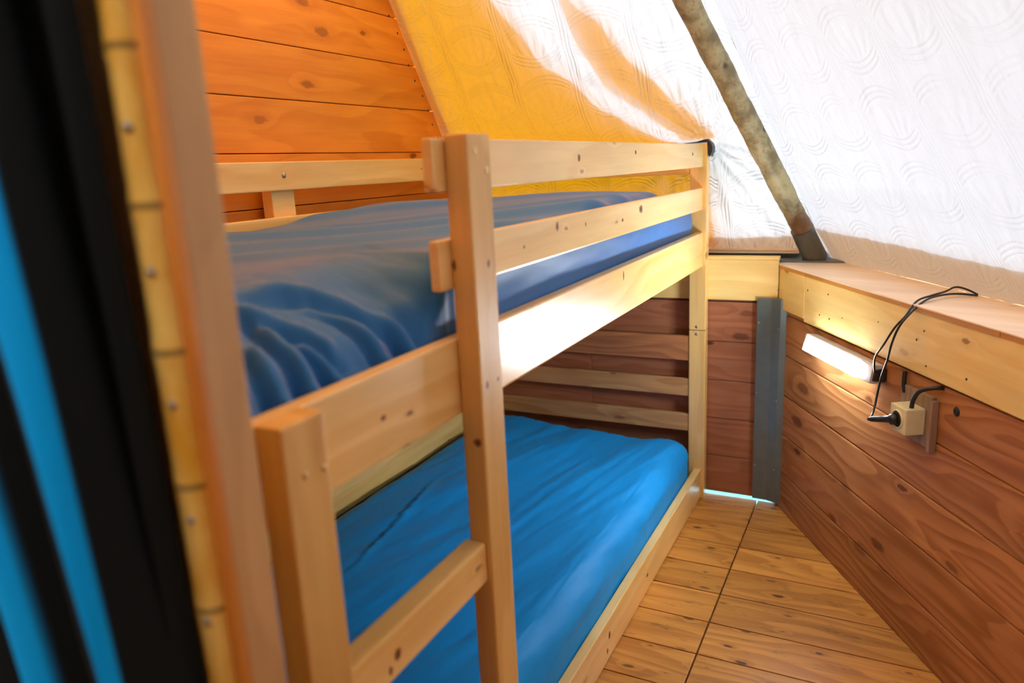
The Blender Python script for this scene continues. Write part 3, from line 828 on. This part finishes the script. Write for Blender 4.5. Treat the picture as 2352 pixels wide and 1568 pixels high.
prism('switch_housing', .70, .752, [(.002, .738), (.042, .742), (.036, .775), (.002, .779)], M['cable'], root, .003)

# power lead: comes through the canvas, loops over the shelf and down to lamp and socket
s1 = [(.829, -.195, .998), (.821, -.17, 1.012), (.815, -.14, 1.020), (.83, -.1, 1.012), (.851, -.05, 1.008), (.866, 0, .998), (.902, .05, .968), (.889, .07, .934), (.843, .07, .878), (.79, .06, .833), (.766, .05, .801), (.765, .046, .775), (.752, .03, .764)]
s2 = [(.836, -.19, .997), (.826, -.14, 1.003), (.843, -.08, 1.005), (.872, -.02, 1.0), (.907, .04, .976), (.909, .07, .941), (.88, .07, .887), (.848, .06, .834), (.808, .05, .777), (.794, .05, .724), (.803, .062, .682), (.83, .085, .667), (.872, .118, .674)]
tag(tube('power_cable', spline([rw(*q) for q in s1], 8), .0028, M['cable'], None, 10), 'thin black cable looping over the shelf down to the end of the strip lamp', 'cable')
root = tag(empty('plug_cable', rw(.85, .07, .99)), 'thin black cable hanging over the shelf down to the plug in the cream socket box', 'cable')
tube('cable', spline([rw(*q) for q in s2], 8), .003, M['cable'], root, 10)
pd = (rw(.929, .066, .690) - rw(.872, .118, .674))
pts = [rw(.872, .118, .674) + pd * t for t in (0, .12, .5, .72, .74, 1.0)]
tube('plug', pts, [.0045, .0075, .0085, .011, .015, .0155], M['cable'], root, 14)

root = tag(empty('socket_box', rw(.935, 0, .69)), 'cream surface mounted socket box with a round outlet on a weathered wooden plate', 'socket')
b = MB(); b.wbox(.846, .985, .001, .014, .622, .764, axis=2, bevel=.002, seed=701); b.build('back_plate', M['greywood'], root)
b = MB(); b.wbox(.985, .999, .001, .020, .616, .757, axis=2, bevel=.002, seed=702); b.build('back_plate_strip', M['greywood'], root)
b = MB(); b.wbox(.893, .967, .0145, .069, .655, .727, bevel=.004); b.build('housing', M['cream'], root)
c0 = rw(.930, .0692, .691)
b = MB(); V = []; F = []
rr = [(.026, .0), (.026, .0035), (.0225, .0035), (.0215, -.001)]
for (r, h) in rr:
    for k in range(28): a = 2 * PI * k / 28; V.append(c0 - N * h + S * math.cos(a) * r + Vector((0, 0, math.sin(a) * r)))
for j in range(3):
    for k in range(28): F.append([j * 28 + k, j * 28 + (k + 1) % 28, (j + 1) * 28 + (k + 1) % 28, (j + 1) * 28 + k])
b.raw(V, F, 0, True); b.build('outlet_ring', M['cream'], root)
b = MB(); b.raw([c0 - N * .0006 + S * math.cos(2 * PI * k / 28) * .0222 + Vector((0, 0, math.sin(2 * PI * k / 28) * .0222)) for k in range(28)], [list(range(28))]); b.build('outlet_well', M['dark'], root)
tag(tube('supply_cable', spline([rw(.950, .045, .727), rw(.956, .045, .752), rw(.975, .042, .780), rw(1.0, .025, .795), rw(1.01, .002, .797)], 8), .0058, M['cable'], None, 12), 'short thick black cable from the top of the cream socket box into the wall', 'cable')
tube_pts = spline([rw(.862, .012, .742), rw(.858, .014, .765), rw(.852, .010, .80)], 6)
tag(tube('clip', tube_pts, .006, M['black'], None, 10), 'small dark metal clip on the brown wall above the socket plate', 'clip')
b = MB(); V, F = tube_geo([rw(1.066, .0005, .752), rw(1.066, .004, .752)], [.013, .008], 12); b.raw(V, F); 
tag(b.build('cable_grommet', M['black']), 'small black cable grommet on the brown wall right of the socket box', 'grommet')

# ------------------------------------------------------------------ light
w = D.worlds.new('World'); bpy.context.scene.world = w; w.use_nodes = True
bg = w.node_tree.nodes['Background']; bg.inputs[0].default_value = (.95, .95, 1.0, 1); bg.inputs[1].default_value = 2.2
sl_ = D.lights.new('sun', 'SUN'); sl_.energy = 4.4; sl_.angle = .22; sl_.color = (.93, .97, 1.0)
so = D.objects.new('sun', sl_); C.objects.link(so); so.location = (3, 6, 5)
so.rotation_euler = SUN.to_track_quat('Z', 'Y').to_euler()

# ------------------------------------------------------------------ camera
cd = D.cameras.new('camera'); co = D.objects.new('camera', cd); C.objects.link(co)
r_ = Vector((.89227409, .44881649, -.04909904)); u_ = Vector((-.0598442, .22535523, .97243699)); d_ = Vector((-.44751048, .86474203, -.2279377))
mt = Matrix((r_, u_, -d_)).transposed().to_4x4(); mt.translation = CAM
co.matrix_world = mt
cd.sensor_width = 36; cd.lens = FPX * 36 / 2352; cd.clip_start = .02
cd.dof.use_dof = True; cd.dof.focus_distance = 2.2; cd.dof.aperture_fstop = 2.0
sc = bpy.context.scene; sc.camera = co
sc.view_settings.view_transform = 'Standard'; sc.view_settings.look = 'None'; sc.view_settings.gamma = 1; sc.view_settings.use_curve_mapping = False
sc.view_settings.exposure = 1.15
sc.cycles.max_bounces = 6; sc.cycles.diffuse_bounces = 4; sc.cycles.glossy_bounces = 2; sc.cycles.transmission_bounces = 4; sc.cycles.caustics_reflective = False; sc.cycles.caustics_refractive = False; sc.cycles.use_adaptive_sampling = True; sc.cycles.adaptive_threshold = .12; sc.cycles.adaptive_min_samples = 16; sc.cycles.transparent_max_bounces = 8
sc.cycles.use_denoising = True
sc.cycles.sample_clamp_indirect = 8
